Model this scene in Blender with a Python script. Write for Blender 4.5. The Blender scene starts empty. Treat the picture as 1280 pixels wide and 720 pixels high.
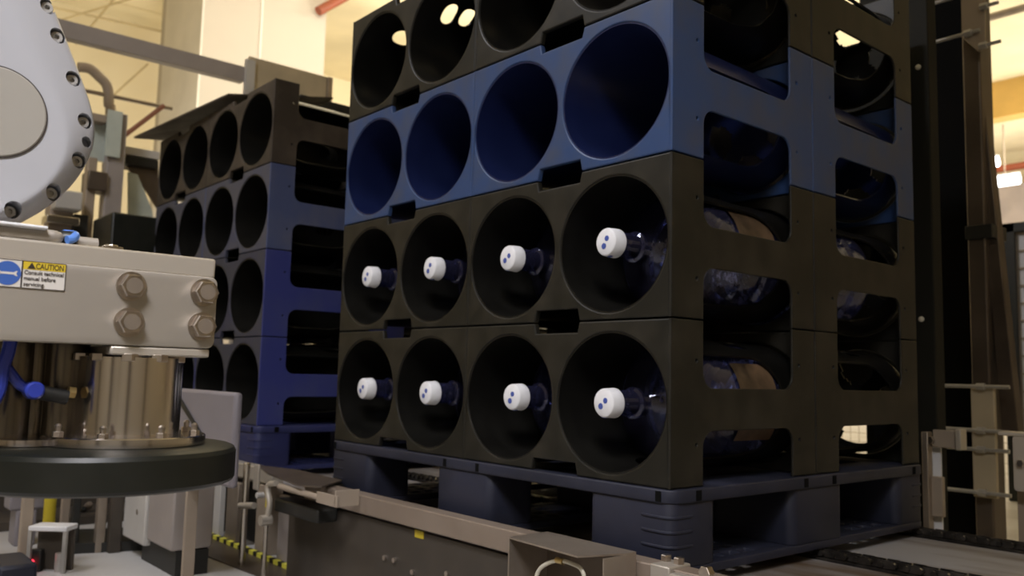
import bpy, bmesh, math, random
from mathutils import Vector, Matrix
random.seed(7)
PI = math.pi
scn = bpy.context.scene
COL = scn.collection

# ------------------------------------------------------------------ camera
F, TH, PT, RO = 1072.835, .8663, .1006, .0248
Z0 = .38                                   # underside of the lowest racks = top of the pallet
ZP = Z0 - .15                              # underside of the pallet
RW, RD, RH = .588, .476, .30               # one rack: two bottles wide, one deep
c, s = math.cos(TH), math.sin(TH)
CAM = Vector((-(.2799*c - 1.5066*s), -(.2799*s + 1.5066*c), Z0 + .192))
r_ = Vector((c, s, 0)); f_ = Vector((-s, c, 0)); z_ = Vector((0, 0, 1))
FW = f_*math.cos(PT) + z_*math.sin(PT); UP = -f_*math.sin(PT) + z_*math.cos(PT)
CR = r_*math.cos(RO) + UP*math.sin(RO); CU = -r_*math.sin(RO) + UP*math.cos(RO)
def ray(x, y): return FW + CR*((x-640)/F) - CU*((y-360)/F)
def at_d(x, y, d): return CAM + ray(x, y)*d
def at_ax(x, y, ax, v):
    q = ray(x, y); return CAM + q*((v-CAM[ax])/q[ax])
cam = bpy.data.cameras.new('camera'); co = bpy.data.objects.new('camera', cam); COL.objects.link(co)
M = Matrix((CR, CU, -FW)).transposed().to_4x4(); M.translation = CAM; co.matrix_world = M
cam.sensor_width = 36; cam.lens = F/1280*36; cam.clip_start = .02; cam.clip_end = 200
cam.dof.use_dof = True; cam.dof.focus_distance = 1.12; cam.dof.aperture_fstop = 7
scn.camera = co

# ------------------------------------------------------------------ materials
def mat(name, col, rough=.5, metal=0., col2=None, nscale=6., bump=0., spec=.5, lo=.4, hi=.65, stretch=None, emit=0.):
    m = bpy.data.materials.new(name); m.use_nodes = True
    nt = m.node_tree; b = nt.nodes['Principled BSDF']
    b.inputs['Base Color'].default_value = (*col, 1); b.inputs['Roughness'].default_value = rough
    b.inputs['Metallic'].default_value = metal; b.inputs['Specular IOR Level'].default_value = spec
    if emit:
        b.inputs['Emission Color'].default_value = (*col, 1); b.inputs['Emission Strength'].default_value = emit
    tc = nt.nodes.new('ShaderNodeTexCoord'); mp = nt.nodes.new('ShaderNodeMapping')
    nt.links.new(tc.outputs['Object'], mp.inputs[0])
    if stretch: mp.inputs['Scale'].default_value = stretch
    n = nt.nodes.new('ShaderNodeTexNoise'); n.inputs['Scale'].default_value = nscale; n.inputs['Detail'].default_value = 6
    nt.links.new(mp.outputs[0], n.inputs['Vector'])
    cr = nt.nodes.new('ShaderNodeValToRGB'); cr.color_ramp.elements[0].position = lo; cr.color_ramp.elements[1].position = hi
    cr.color_ramp.elements[0].color = (*col, 1)
    cr.color_ramp.elements[1].color = (*(col2 or tuple(x*.85 for x in col)), 1)
    nt.links.new(n.outputs['Fac'], cr.inputs[0]); nt.links.new(cr.outputs[0], b.inputs['Base Color'])
    if bump:
        bp = nt.nodes.new('ShaderNodeBump'); bp.inputs['Strength'].default_value = bump; bp.inputs['Distance'].default_value = .002
        nt.links.new(n.outputs['Fac'], bp.inputs['Height']); nt.links.new(bp.outputs[0], b.inputs['Normal'])
    return m
MT = {
 'black': mat('black_plastic', (.0095, .009, .0063), .46, col2=(.024, .021, .0155), nscale=13, lo=.42, hi=.72, bump=.15, spec=.35),
 'brown': mat('dusty_dark_plastic', (.040, .031, .023), .6, col2=(.07, .055, .042), nscale=9, bump=.15, spec=.3),
 'blue': mat('blue_plastic', (.025, .056, .150), .42, col2=(.048, .062, .105), nscale=12, lo=.42, hi=.75, bump=.12, spec=.4),
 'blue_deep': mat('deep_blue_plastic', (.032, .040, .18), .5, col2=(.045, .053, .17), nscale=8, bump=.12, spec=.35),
 'slate': mat('dusty_sheen_blue', (.075, .074, .088), .6, col2=(.06, .064, .10), nscale=7, bump=.12, spec=.3),  # front colour holds dust and a grey grazing sheen
 'pallet': mat('pallet_plastic', (.016, .018, .031), .5, col2=(.025, .027, .045), nscale=7, bump=.12, spec=.35),
 'pallet_blue': mat('blue_pallet_plastic', (.02, .024, .09), .5, col2=(.03, .035, .095), nscale=7, bump=.12, spec=.35),
 'slate_dark': mat('dusty_sheen_navy', (.05, .05, .062), .6, col2=(.042, .042, .07), nscale=7, bump=.12, spec=.3),  # dust and grazing sheen both put into this greyer front colour
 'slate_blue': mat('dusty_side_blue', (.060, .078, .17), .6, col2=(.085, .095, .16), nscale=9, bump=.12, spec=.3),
 'mast': mat('mast_black_paint', (.014, .0135, .010), .7, spec=.2, nscale=5),
 'in_black': mat('shaded_black_sleeve', (.006, .0057, .0048), .33, col2=(.010, .0095, .008), nscale=9, spec=.3),  # darker copy of the black plastic, shade inside the sleeves put into it
 'in_blue': mat('shaded_blue_sleeve', (.007, .0115, .05), .3, col2=(.009, .0145, .058), nscale=9, spec=.4),  # blue darkened to stand for the shade of the enclosed sleeve
 'zinc': mat('zinc_plated', (.52, .50, .47), .35, .45, col2=(.45, .43, .4), nscale=30),
 'darksteel': mat('dim_steel', (.17, .15, .125), .25, 1., nscale=6, stretch=(1, 1, .15)),
 'brightplate': mat('bright_bracket_plate', (.60, .53, .44), .45, .1, nscale=5),
 'hole': mat('dark_recess', (.004, .004, .004), .9, spec=.1),
 'robot': mat('robot_paint', (.44, .44, .46), .38, col2=(.42, .42, .44), nscale=3, spec=.45),
 'robot_cover': mat('robot_cover_tint', (.36, .335, .29), .45, nscale=3),  # robot paint browned to carry the cover's reflection in its colour
 'alu': mat('brushed_aluminium', (.60, .55, .47), .42, .55, col2=(.55, .5, .43), nscale=12, stretch=(1, .08, 1), bump=.05),
 'alu_plate': mat('anodised_plate', (.46, .42, .36), .45, .45, col2=(.43, .39, .34), nscale=5),
 'steel': mat('stainless_steel', (.62, .58, .52), .22, 1., col2=(.5, .46, .41), nscale=10, stretch=(1, 1, .15)),
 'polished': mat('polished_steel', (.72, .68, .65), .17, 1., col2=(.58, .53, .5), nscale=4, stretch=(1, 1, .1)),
 'bolt': mat('bolt_steel', (.6, .54, .48), .3, 1., col2=(.48, .42, .37), nscale=60),
 'dullsteel': mat('dull_steel', (.40, .34, .28), .42, .7, col2=(.3, .25, .2), nscale=6, bump=.1),
 'brownsteel': mat('brown_steel', (.14, .11, .085), .42, .5, col2=(.09, .07, .055), nscale=5, bump=.1),
 'railtan': mat('worn_rail_paint', (.27, .215, .17), .45, .25, col2=(.22, .17, .13), nscale=5, bump=.1),
 'tan': mat('tan_painted_steel', (.38, .31, .24), .55, .1, col2=(.33, .27, .21), nscale=5),
 'tanlight': mat('light_tan_paint', (.50, .42, .29), .55, nscale=5),
 'truss': mat('truss_paint', (.62, .5, .28), .6, nscale=5),
 'rubber': mat('black_rubber', (.0095, .0105, .0075), .4, col2=(.014, .0145, .011), nscale=20, spec=.4),
 'darkmetal': mat('dark_metal', (.02, .02, .018), .5, .2, nscale=6),
 'grime': mat('grimy_side_panel', (.085, .07, .055), .5, .3, col2=(.05, .042, .034), nscale=3, bump=.1),
 'bed': mat('worn_bed_plate', (.46, .45, .46), .45, .3, col2=(.17, .12, .08), nscale=2.2, stretch=(1, 4, 1), lo=.42, hi=.66),
 'chain': mat('oiled_chain', (.055, .05, .045), .3, .8, col2=(.12, .11, .1), nscale=40),
 'greybox': mat('grey_enclosure', (.24, .22, .24), .5, nscale=4),
 'whitebox': mat('white_enclosure', (.55, .53, .5), .5, nscale=4),
 'pinkpanel': mat('beige_enclosure', (.36, .32, .30), .5, nscale=4),
 'greenglass': mat('pale_green_panel', (.55, .60, .54), .35, nscale=9, col2=(.45, .5, .45)),
 'cap': mat('white_cap_plastic', (.82, .82, .84), .4, nscale=20),
 'capblue': mat('cap_blue_print', (.06, .10, .38), .4, nscale=20),
 'bluehose': mat('blue_hose', (.03, .05, .35), .3, nscale=20),
 'bluelight': mat('bright_blue_hose', (.12, .28, .75), .3, nscale=20),
 'brass': mat('brass', (.6, .45, .2), .3, .9, nscale=20),
 'yellow': mat('yellow_paint', (.62, .50, .03), .5, col2=(.5, .38, .02), nscale=8),
 'white': mat('white_plastic', (.8, .8, .82), .4, nscale=9),
 'label': mat('label_white', (.72, .68, .62), .55, nscale=5),
 'labelyellow': mat('label_yellow', (.72, .52, .03), .5, nscale=5),
 'labelblue': mat('label_blue', (.05, .13, .45), .5, nscale=5),
 'ink': mat('label_ink', (.03, .02, .015), .6, nscale=5),
 'cable': mat('pale_cable', (.6, .56, .45), .5, nscale=20),
 'brownpatch': mat('brown_patch', (.15, .095, .055), .4, col2=(.03, .02, .012), nscale=14),  # mottled brown for the patch on the bottle side
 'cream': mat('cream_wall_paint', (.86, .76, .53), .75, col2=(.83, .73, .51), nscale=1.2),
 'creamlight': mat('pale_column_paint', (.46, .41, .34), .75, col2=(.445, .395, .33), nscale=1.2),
 'creamshade': mat('shade_column_paint', (.68, .63, .55), .75, nscale=1.2),  # greyer cream with the column's shaded side put into the colour
 'ceil': mat('cream_ceiling', (.88, .78, .53), .8, nscale=1.),
 'ochre': mat('ochre_paint', (.72, .46, .13), .6, nscale=2.),
 'red': mat('red_pipe_paint', (.26, .06, .025), .5, nscale=3.),
 'brownred': mat('dull_red_paint', (.30, .12, .07), .6, nscale=3.),
 'floor': mat('grey_floor', (.52, .51, .50), .45, col2=(.4, .38, .36), nscale=2.5, bump=.05),
 'grey_hall': mat('pale_lilac_wall', (.66, .6, .62), .7, nscale=2.),
 'lamp': mat('lamp_glow', (1, .97, 1), .5, emit=9.),
 'led': mat('red_led', (1, .03, .06), .4, emit=6.),
 'greybolt': mat('pale_bolt', (.75, .7, .55), .4, nscale=20),
}
# yellow / black hazard stripes
hz = bpy.data.materials.new('hazard_stripes'); hz.use_nodes = True
nt = hz.node_tree; wv = nt.nodes.new('ShaderNodeTexWave'); wv.wave_type = 'BANDS'; wv.bands_direction = 'X'; wv.inputs['Scale'].default_value = 5.5
tc = nt.nodes.new('ShaderNodeTexCoord'); nt.links.new(tc.outputs['Object'], wv.inputs['Vector'])
cr = nt.nodes.new('ShaderNodeValToRGB'); cr.color_ramp.interpolation = 'CONSTANT'
cr.color_ramp.elements[0].color = (.02, .02, .012, 1); cr.color_ramp.elements[1].position = .42; cr.color_ramp.elements[1].color = (.72, .68, .08, 1)
nt.links.new(wv.outputs['Fac'], cr.inputs[0]); nt.links.new(cr.outputs[0], nt.nodes['Principled BSDF'].inputs['Base Color'])
# clear bluish bottle plastic: mostly see-through with a fresnel gloss
bm_ = bpy.data.materials.new('clear_blue_bottle'); bm_.use_nodes = True
nt = bm_.node_tree; nt.nodes.remove(nt.nodes['Principled BSDF'])
tr = nt.nodes.new('ShaderNodeBsdfTransparent'); tr.inputs[0].default_value = (.62, .68, .92, 1)
gl = nt.nodes.new('ShaderNodeBsdfGlossy'); gl.inputs['Roughness'].default_value = .06; gl.inputs['Color'].default_value = (.8, .83, 1, 1)
fr = nt.nodes.new('ShaderNodeFresnel'); fr.inputs['IOR'].default_value = 1.75
nz = nt.nodes.new('ShaderNodeTexNoise'); nz.inputs['Scale'].default_value = 14; bpn = nt.nodes.new('ShaderNodeBump'); bpn.inputs['Strength'].default_value = .35; bpn.inputs['Distance'].default_value = .004
nt.links.new(nz.outputs['Fac'], bpn.inputs['Height']); nt.links.new(bpn.outputs[0], gl.inputs['Normal']); nt.links.new(bpn.outputs[0], fr.inputs['Normal'])
mx = nt.nodes.new('ShaderNodeMixShader'); nt.links.new(fr.outputs[0], mx.inputs[0]); nt.links.new(tr.outputs[0], mx.inputs[1]); nt.links.new(gl.outputs[0], mx.inputs[2])
df = nt.nodes.new('ShaderNodeBsdfDiffuse'); df.inputs[0].default_value = (.32, .32, .72, 1); m2 = nt.nodes.new('ShaderNodeMixShader'); m2.inputs[0].default_value = .035
nt.links.new(mx.outputs[0], m2.inputs[1]); nt.links.new(df.outputs[0], m2.inputs[2]); nt.links.new(m2.outputs[0], nt.nodes['Material Output'].inputs[0]); MT['bottle'] = bm_; MT['hazard'] = hz

# ------------------------------------------------------------------ mesh helpers
def box(bm, lo, hi, rot=None, piv=None):
    lo, hi = Vector(lo), Vector(hi)
    v = bmesh.ops.create_cube(bm, size=1)['verts']
    bmesh.ops.scale(bm, vec=hi-lo, verts=v); bmesh.ops.translate(bm, vec=(lo+hi)/2, verts=v)
    if rot is not None: bmesh.ops.rotate(bm, cent=piv or (lo+hi)/2, matrix=rot, verts=v)
    return v
def basis(d):
    d = Vector(d).normalized(); u = d.cross(Vector((0, 0, 1)))
    if u.length < 1e-3: u = Vector((1, 0, 0))
    u.normalize(); return d, u, d.cross(u).normalized()
def lathe(bm, prof, o, ax, seg=32, cap0=True, cap1=True):
    d, u, w = basis(ax); o = Vector(o); rings = []
    for t, r in prof:
        rings.append([bm.verts.new(o + d*t + (u*math.cos(2*PI*k/seg) + w*math.sin(2*PI*k/seg))*max(r, 1e-5)) for k in range(seg)])
    for a, b in zip(rings, rings[1:]):
        for k in range(seg): bm.faces.new((a[k], a[(k+1) % seg], b[(k+1) % seg], b[k]))
    if cap0: bm.faces.new(rings[0][::-1])
    if cap1: bm.faces.new(rings[-1])
def cyl(bm, p0, p1, r, seg=20, r1=None, bev=0):
    p0, p1 = Vector(p0), Vector(p1); L = (p1-p0).length; r1 = r if r1 is None else r1
    pr = [(0, r-bev), (bev, r), (L-bev, r1), (L, r1-bev)] if bev else [(0, r), (L, r1)]
    lathe(bm, pr, p0, p1-p0, seg)
def hexa(bm, p0, p1, r): cyl(bm, p0, p1, r, 6, bev=r*.08)
def tube(bm, pts, r, seg=10):
    pts = [Vector(p) for p in pts]
    P = []
    for i in range(len(pts)-1):                      # catmull-rom
        a = pts[max(i-1, 0)]; b = pts[i]; cc = pts[i+1]; d = pts[min(i+2, len(pts)-1)]
        for k in range(8):
            t = k/8
            P.append(.5*((2*b) + (cc-a)*t + (2*a-5*b+4*cc-d)*t*t + (3*b-a-3*cc+d)*t**3))
    P.append(pts[-1]); rings = []; u = None
    for i, p in enumerate(P):
        d = (P[min(i+1, len(P)-1)] - P[max(i-1, 0)]).normalized()
        if u is None: _, u, _ = basis(d)
        u = (u - d*u.dot(d)).normalized(); w = d.cross(u)
        rings.append([bm.verts.new(p + (u*math.cos(2*PI*k/seg) + w*math.sin(2*PI*k/seg))*r) for k in range(seg)])
    for a, b in zip(rings, rings[1:]):
        for k in range(seg): bm.faces.new((a[k], a[(k+1) % seg], b[(k+1) % seg], b[k]))
    bm.faces.new(rings[0][::-1]); bm.faces.new(rings[-1])
def prism(bm, pts3, off):
    off = Vector(off); a = [bm.verts.new(Vector(p)) for p in pts3]; b = [bm.verts.new(Vector(p)+off) for p in pts3]; n = len(a)
    bm.faces.new(a); bm.faces.new(b[::-1])
    for k in range(n): bm.faces.new((a[k], b[k], b[(k+1) % n], a[(k+1) % n]))
    bmesh.ops.recalc_face_normals(bm, faces=bm.faces[:])
def setp(o, label=None, cat=None, group=None, kind=None):
    for k, v in (('label', label), ('category', cat), ('group', group), ('kind', kind)):
        if v: o[k] = v
    return o
def finish(me, angle=35):
    for p in me.polygons: p.use_smooth = True
    me.set_sharp_from_angle(angle=math.radians(angle))
def mesh_of(name, bm, m, angle=35, recalc=True):
    if recalc: bmesh.ops.recalc_face_normals(bm, faces=bm.faces[:])
    me = bpy.data.meshes.new(name); bm.to_mesh(me); bm.free()
    if m: me.materials.append(MT[m] if isinstance(m, str) else m)
    finish(me, angle); return me
def root_loc(o):
    v = Vector((0, 0, 0))
    while o is not None: v = v + o.location; o = o.parent
    return v
def link(name, me, parent=None, bev=0):
    o = bpy.data.objects.new(name, me); COL.objects.link(o); o.parent = parent
    if bev:
        md = o.modifiers.new('bevel', 'BEVEL'); md.width = bev; md.segments = 2; md.limit_method = 'ANGLE'; md.angle_limit = math.radians(40)
    return o
def part(name, bm, m, parent, bev=0, local=False, angle=35):      # coordinates in the world unless local
    if not local: bmesh.ops.translate(bm, vec=-root_loc(parent), verts=bm.verts[:])
    return link(name, mesh_of(name, bm, m, angle), parent, bev)
def solo(name, bm, m, label=None, cat=None, group=None, kind=None, bev=0, angle=35):
    xs = [v.co for v in bm.verts]
    base = Vector(((min(v.x for v in xs)+max(v.x for v in xs))/2, (min(v.y for v in xs)+max(v.y for v in xs))/2, min(v.z for v in xs)))
    bmesh.ops.translate(bm, vec=-base, verts=bm.verts[:])
    o = link(name, mesh_of(name, bm, m, angle), None, bev); o.location = base
    return setp(o, label, cat, group, kind)
def thing(name, label, cat, loc=(0, 0, 0), group=None):
    o = bpy.data.objects.new(name, None); COL.objects.link(o); o.location = loc; o.empty_display_size = .05
    return setp(o, label, cat, group)
def N(): return bmesh.new()
def copy_tree(o, parent=None):
    q = o.copy(); COL.objects.link(q)
    if parent: q.parent = parent
    for ch in list(o.children): copy_tree(ch, q)
    return q
def plate(name, outline, holes, th, m, bev=.003):
    """flat plate with round-edged holes: outline in its own x-y plane, thickness along z (0..th)"""
    cu = bpy.data.curves.new(name, 'CURVE'); cu.dimensions = '2D'; cu.fill_mode = 'BOTH'
    cu.extrude = max(th/2-bev, 1e-4); cu.bevel_depth = bev; cu.bevel_resolution = 1; cu.offset = -bev
    for pts in [outline] + holes:
        sp = cu.splines.new('POLY'); sp.points.add(len(pts)-1); sp.use_cyclic_u = True
        for q, p in zip(sp.points, pts): q.co = (p[0], p[1], 0, 1)
    o = bpy.data.objects.new(name, cu); COL.objects.link(o)
    dg = bpy.context.evaluated_depsgraph_get(); me = bpy.data.meshes.new_from_object(o.evaluated_get(dg))
    bpy.data.objects.remove(o); bpy.data.curves.remove(cu)
    bm = bmesh.new(); bm.from_mesh(me); bpy.data.meshes.remove(me)
    bmesh.ops.remove_doubles(bm, verts=bm.verts[:], dist=1e-5)
    bmesh.ops.translate(bm, vec=(0, 0, th/2), verts=bm.verts[:])
    return bm
def circ(x, y, r, n=40, a0=0, a1=2*PI): return [(x+r*math.cos(a0+(a1-a0)*k/n), y+r*math.sin(a0+(a1-a0)*k/n)) for k in range(n)]
def rrect(x0, y0, x1, y1, r, n=5):
    P = []
    for cx, cy, a in ((x1-r, y1-r, 0), (x0+r, y1-r, PI/2), (x0+r, y0+r, PI), (x1-r, y0+r, 1.5*PI)):
        P += [(cx+r*math.cos(a+PI/2*k/n), cy+r*math.sin(a+PI/2*k/n)) for k in range(n+1)]
    return P

# ------------------------------------------------------------------ the rack (two bottle sleeves side by side)
HR, HZ = .1325, .1455
EX = 1.052                                # the mouths are slightly wider than tall
HX = (.147, .441)
def front_panel_mesh(nm):
    w, h = RW-.003, RH-.002
    a, b = .066, .0245                              # half width and height of the hand slots
    o = [(.003, .001), (RW/2-a, .001), (RW/2-a+.006, b), (RW/2+a-.006, b), (RW/2+a, .001), (w, .001),
         (w, h), (RW/2+a, h), (RW/2+a-.006, h-b+.004), (RW/2-a+.006, h-b+.004), (RW/2-a, h), (.003, h)]
    bm = plate(nm, o, [[(cx + (x-cx)*EX, y) for x, y in circ(cx, HZ, HR, 56)] for cx in HX], .014, None, .003)
    bmesh.ops.rotate(bm, cent=(0, 0, 0), matrix=Matrix.Rotation(PI/2, 3, 'X'), verts=bm.verts[:])   # x,z plane, thickness to -y
    bmesh.ops.translate(bm, vec=(0, .0155, 0), verts=bm.verts[:])
    return bm
def side_frame_mesh(nm):
    d, h = RD-.002, RH-.0015; p0, p1 = .095, .084; z0, z1 = .098, .176; R = .03
    def arc(cx, cy, a0, a1, n=6): return [(cx+R*math.cos(a0+(a1-a0)*k/n), cy+R*math.sin(a0+(a1-a0)*k/n)) for k in range(n+1)]
    o = [(.002, .0015), (p0, .0015)] + arc(p0+R, z0-R, PI, PI/2) + arc(d-p1-R, z0-R, PI/2, 0) + [(d-p1, .0015), (d, .0015), (d, h), (d-p1, h)]
    o += arc(d-p1-R, z1+R, 0, -PI/2) + arc(p0+R, z1+R, -PI/2, -PI) + [(p0, h), (.002, h)]
    holes = [circ(yy, zz, .0035, 8) for yy in (.075, d-.06) for zz in (.075, .225)]
    bm = plate(nm, o, holes, .006, None, .002)
    # plate x->y, y->z, z->x
    for v in bm.verts: v.co = Vector((v.co.z, v.co.x, v.co.y))
    return bm
def sleeve_mesh(nm, cx, side, open_=False, blue=False):
    nt_, ny = 84, 34; bm = N(); L = RD-.02
    def rad(y): return HR + .0015 if y < .02 else HR - .006*(y/L)
    V = [[bm.verts.new((cx + rad(L*j/ny)*EX*math.cos(2*PI*i/nt_), .004+L*j/ny, HZ + rad(L*j/ny)*math.sin(2*PI*i/nt_))) for i in range(nt_)] for j in range(ny+1)]
    def cut(th, y):
        a = (th + PI) % (2*PI) - PI
        wins = [(PI/2-.3, .22, .28, .37), (-PI/2-.2, .22, .12, .20)]
        wins += [((-.30, .70, .08, .375) if blue else (-.05, .9, .08, .375)), (PI, .26, .32, .40)] if side else [(PI, .34, .31, .41), (0, .3, .3, .39)]
        if open_: wins += [(PI*.73, .24, .075, .108), (PI*.71, .24, .128, .16), (PI*.93, .2, .20, .27)] if side else [(PI*.64, .22, .09, .15), (-PI*.9, .2, .22, .30)]
        for t0, hw, y0, y1 in wins:
            dd = abs((a-t0+PI) % (2*PI) - PI)/hw; ee = abs(y-(y0+y1)/2)/((y1-y0)/2)
            if dd**5 + ee**5 < 1: return True
        return False
    for j in range(ny):
        for i in range(nt_):
            if cut(2*PI*(i+.5)/nt_, .004+L*(j+.5)/ny): continue
            bm.faces.new((V[j][i], V[j][(i+1) % nt_], V[j+1][(i+1) % nt_], V[j+1][i]))
    # end web with four openings and a hub
    prev = V[ny]; re = rad(L); nr = 12
    for k in range(1, nr+1):
        rr = re*(1-k/(nr+.4)); ring = [bm.verts.new((cx+rr*EX*math.cos(2*PI*i/nt_), .004+L, HZ+rr*math.sin(2*PI*i/nt_))) for i in range(nt_)]
        rm = re*(1-(k-.5)/(nr+.4))
        for i in range(nt_):
            th = 2*PI*(i+.5)/nt_; q = abs(((th*2/PI+.5) % 1)-.5)/.31; e = abs(rm-.078)/.033
            if q**4 + e**4 < 1: continue
            bm.faces.new((prev[i], prev[(i+1) % nt_], ring[(i+1) % nt_], ring[i]))
        prev = ring
    bm.faces.new(prev)
    for v in [v for v in bm.verts if not v.link_faces]: bm.verts.remove(v)
    for it in range(4):
        bv = [v for v in bm.verts if v.is_boundary and .02 < v.co.y < L-.004]; new = {}
        for v in bv:
            nb = [e.other_vert(v).co for e in v.link_edges if e.is_boundary]
            if len(nb) == 2: new[v] = v.co*.5 + (nb[0]+nb[1])*.25
        for v, q in new.items(): v.co = q
    bmesh.ops.recalc_face_normals(bm, faces=bm.faces[:])
    bmesh.ops.solidify(bm, geom=bm.faces[:], thickness=.0045)
    return bm
RACK = {}
def rack_parts(key):
    if key not in RACK:
        d = {}; colour = key.rstrip('+')
        bm = front_panel_mesh('f'); d['f'] = mesh_of('rack_panel', bm, {'blue_deep': 'slate_dark'}.get(colour, colour), 12, recalc=False)  # deep blue racks get greyer fronts, the sheen kept in the colour
        bm = side_frame_mesh('s'); d['s'] = mesh_of('rack_side_frame', bm, {'slate': 'slate_blue'}.get(colour, colour), 12)  # slate sides bluer than the fronts, which carry the sheen colour
        for k in (0, 1): d['t%d' % k] = mesh_of('rack_sleeve', sleeve_mesh('t', HX[k], k, key.endswith('+'), colour == 'blue'), ('in_blue' if colour == 'blue' else 'in_black'), 40)  # sleeves of every other colour take the near-black shade too
        RACK[key] = d
    return RACK[key]
PROTO = {}
def make_rack(colour):
    d = rack_parts(colour); t = thing('bottle_rack', 'rack', 'rack')
    link('end_panel', d['f'], t)
    o = link('end_panel', d['f'], t); o.location = (0, RD-.017, 0)
    link('side_frame', d['s'], t)
    o = link('side_frame', d['s'], t); o.location = (RW-.006, 0, 0)
    link('bottle_sleeve', d['t0'], t); link('bottle_sleeve', d['t1'], t)
    if colour.endswith('+'):
        for x0 in (.03, .33):
            bm = N(); box(bm, (x0, .02, RH-.004), (x0+.055, .045, RH+.012)); link('stacking_peg', mesh_of('stacking_peg', bm, 'black'), t, .006)
    return t
def place_rack(colour, x, y, z, back, label, group):
    if colour not in PROTO: t = PROTO[colour] = make_rack(colour)
    else: t = copy_tree(PROTO[colour])
    t.location = (x, y, z)
    if back: t.location = (x+RW, y+RD, z); t.rotation_euler = (0, 0, PI)
    setp(t, label, 'rack', group); return t

def make_pallet(m, W, D):
    bm = plate('p', rrect(-W/2, -D/2, W/2, D/2, .03), [rrect(-W/2+.07+i*(W-.1)/6, -D/2+.1, -W/2+.07+i*(W-.1)/6+.1, D/2-.1, .01) for i in range(6)], .024, None, .003)
    t = thing('plastic_pallet', 'pallet', 'pallet')
    bmesh.ops.translate(bm, vec=(0, 0, .126), verts=bm.verts[:]); link('deck', mesh_of('pallet_deck', bm, m, 50), t)
    for i in (-1, 0, 1):
        for j in (-1, 0, 1):
            bx, by = .2, (.132, .2, .132)[j+1]
            cx = i*(W/2-.1-.004); cy = j*(D/2-by/2-.004)
            b = plate('b', rrect(cx-bx/2, cy-by/2, cx+bx/2, cy+by/2, .022), [], .112, None, .002)
            bmesh.ops.translate(b, vec=(0, 0, .016), verts=b.verts[:])
            if i and j:                              # moulded ribs round the outer corner of a corner block
                for zz in (.05, .075, .1):
                    q = plate('r', rrect(cx-bx/2*.0+i*.06-.041, cy-by/2*.0+j*.03-.038, cx+i*.06+.0415, cy+j*.03+.0385, .022), [], .005, None, .001)
                    bmesh.ops.translate(q, vec=(0, 0, zz), verts=q.verts[:])
                    tmp = bpy.data.meshes.new('tmp'); q.to_mesh(tmp); q.free(); b.from_mesh(tmp); bpy.data.meshes.remove(tmp)
            link('block', mesh_of('pallet_block', b, m, 50), t)
    for j in (-1, 0, 1):
        w = .132 if j else .2
        y0 = j*(D/2-w/2-.004)
    for i in (-1, 0, 1):
        x0 = i*(W/2-.1-.004)
        b = plate('k', rrect(x0-.1, -D/2+.004, x0+.1, D/2-.004, .02), [rrect(x0-.085+qq*.045, yy, x0-.06+qq*.045, yy+.03, .004) for qq in range(4) for yy in (-D/2+.16, -D/2+.21, -D/2+.26, D/2-.19, D/2-.24, D/2-.29)], .016, None, .002)
        link('skid', mesh_of('pallet_skid', b, m, 50), t)
    for xx in (-W/2+.03, -.06, .06, W/2-.03):
        b = N(); box(b, (xx-.006, -D/2-.0005, .129), (xx+.006, -D/2+.0015, .147)); link('slot', mesh_of('pallet_slot', b, 'hole'), t)
    for yy in (-D/2+.075, -.055, .055, D/2-.06):
        b = N(); box(b, (W/2-.0015, yy-.008, .129), (W/2+.0005, yy+.008, .147)); link('slot', mesh_of('pallet_slot', b, 'hole'), t)
    return t

# near stack: corner nearest the camera at (0, 0)
W, D = 2*RW, 2*RD
pa = make_pallet('pallet', W+.02, D+.012); pa.location = (-W/2, D/2, ZP)
setp(pa, 'dark blue plastic pallet under the near rack stack', 'pallet', 'rack pallets')
LAY = ['bottom', 'second', 'third', 'top']
COLS1 = ['black', 'black', 'blue', 'black']
CN = {'black': 'black', 'blue': 'bright blue', 'brown': 'dusty brown-black', 'slate': 'dusty slate blue', 'blue_deep': 'deep blue'}
for k in range(4):
    for i in range(2):
        for j in range(2):
            pos = ('right-hand' if i == 0 else 'left-hand') + (' front' if j == 0 else ' rear')
            lab = '%s two-bottle rack, %s of the %s layer in the near stack' % (CN[COLS1[k]], pos, LAY[k])
            place_rack(COLS1[k]+('+' if k == 3 else ''), -RW*(i+1), RD*j, Z0+RH*k, False, lab, 'racks of the near stack')
# far stack on the same line
X2, Y2 = -1.5*W-.02, .045
pb = make_pallet('pallet_blue', W+.02, D+.012); pb.location = (X2-W/2, Y2+D/2, ZP)
setp(pb, 'deep blue plastic pallet under the far rack stack', 'pallet', 'rack pallets')
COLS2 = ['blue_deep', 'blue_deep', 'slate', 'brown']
for k in range(4):
    for i in range(2):
        for j in range(2):
            if i == 1 and j == 1 and k < 3 and False: continue
            pos = ('right-hand' if i == 0 else 'left-hand') + (' front' if j == 0 else ' rear')
            lab = '%s two-bottle rack, %s of the %s layer in the far stack' % (CN[COLS2[k]], pos, LAY[k])
            place_rack(COLS2[k], X2-RW*(i+1), Y2+RD*j, Z0+RH*k, False, lab, 'racks of the far stack')

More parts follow.
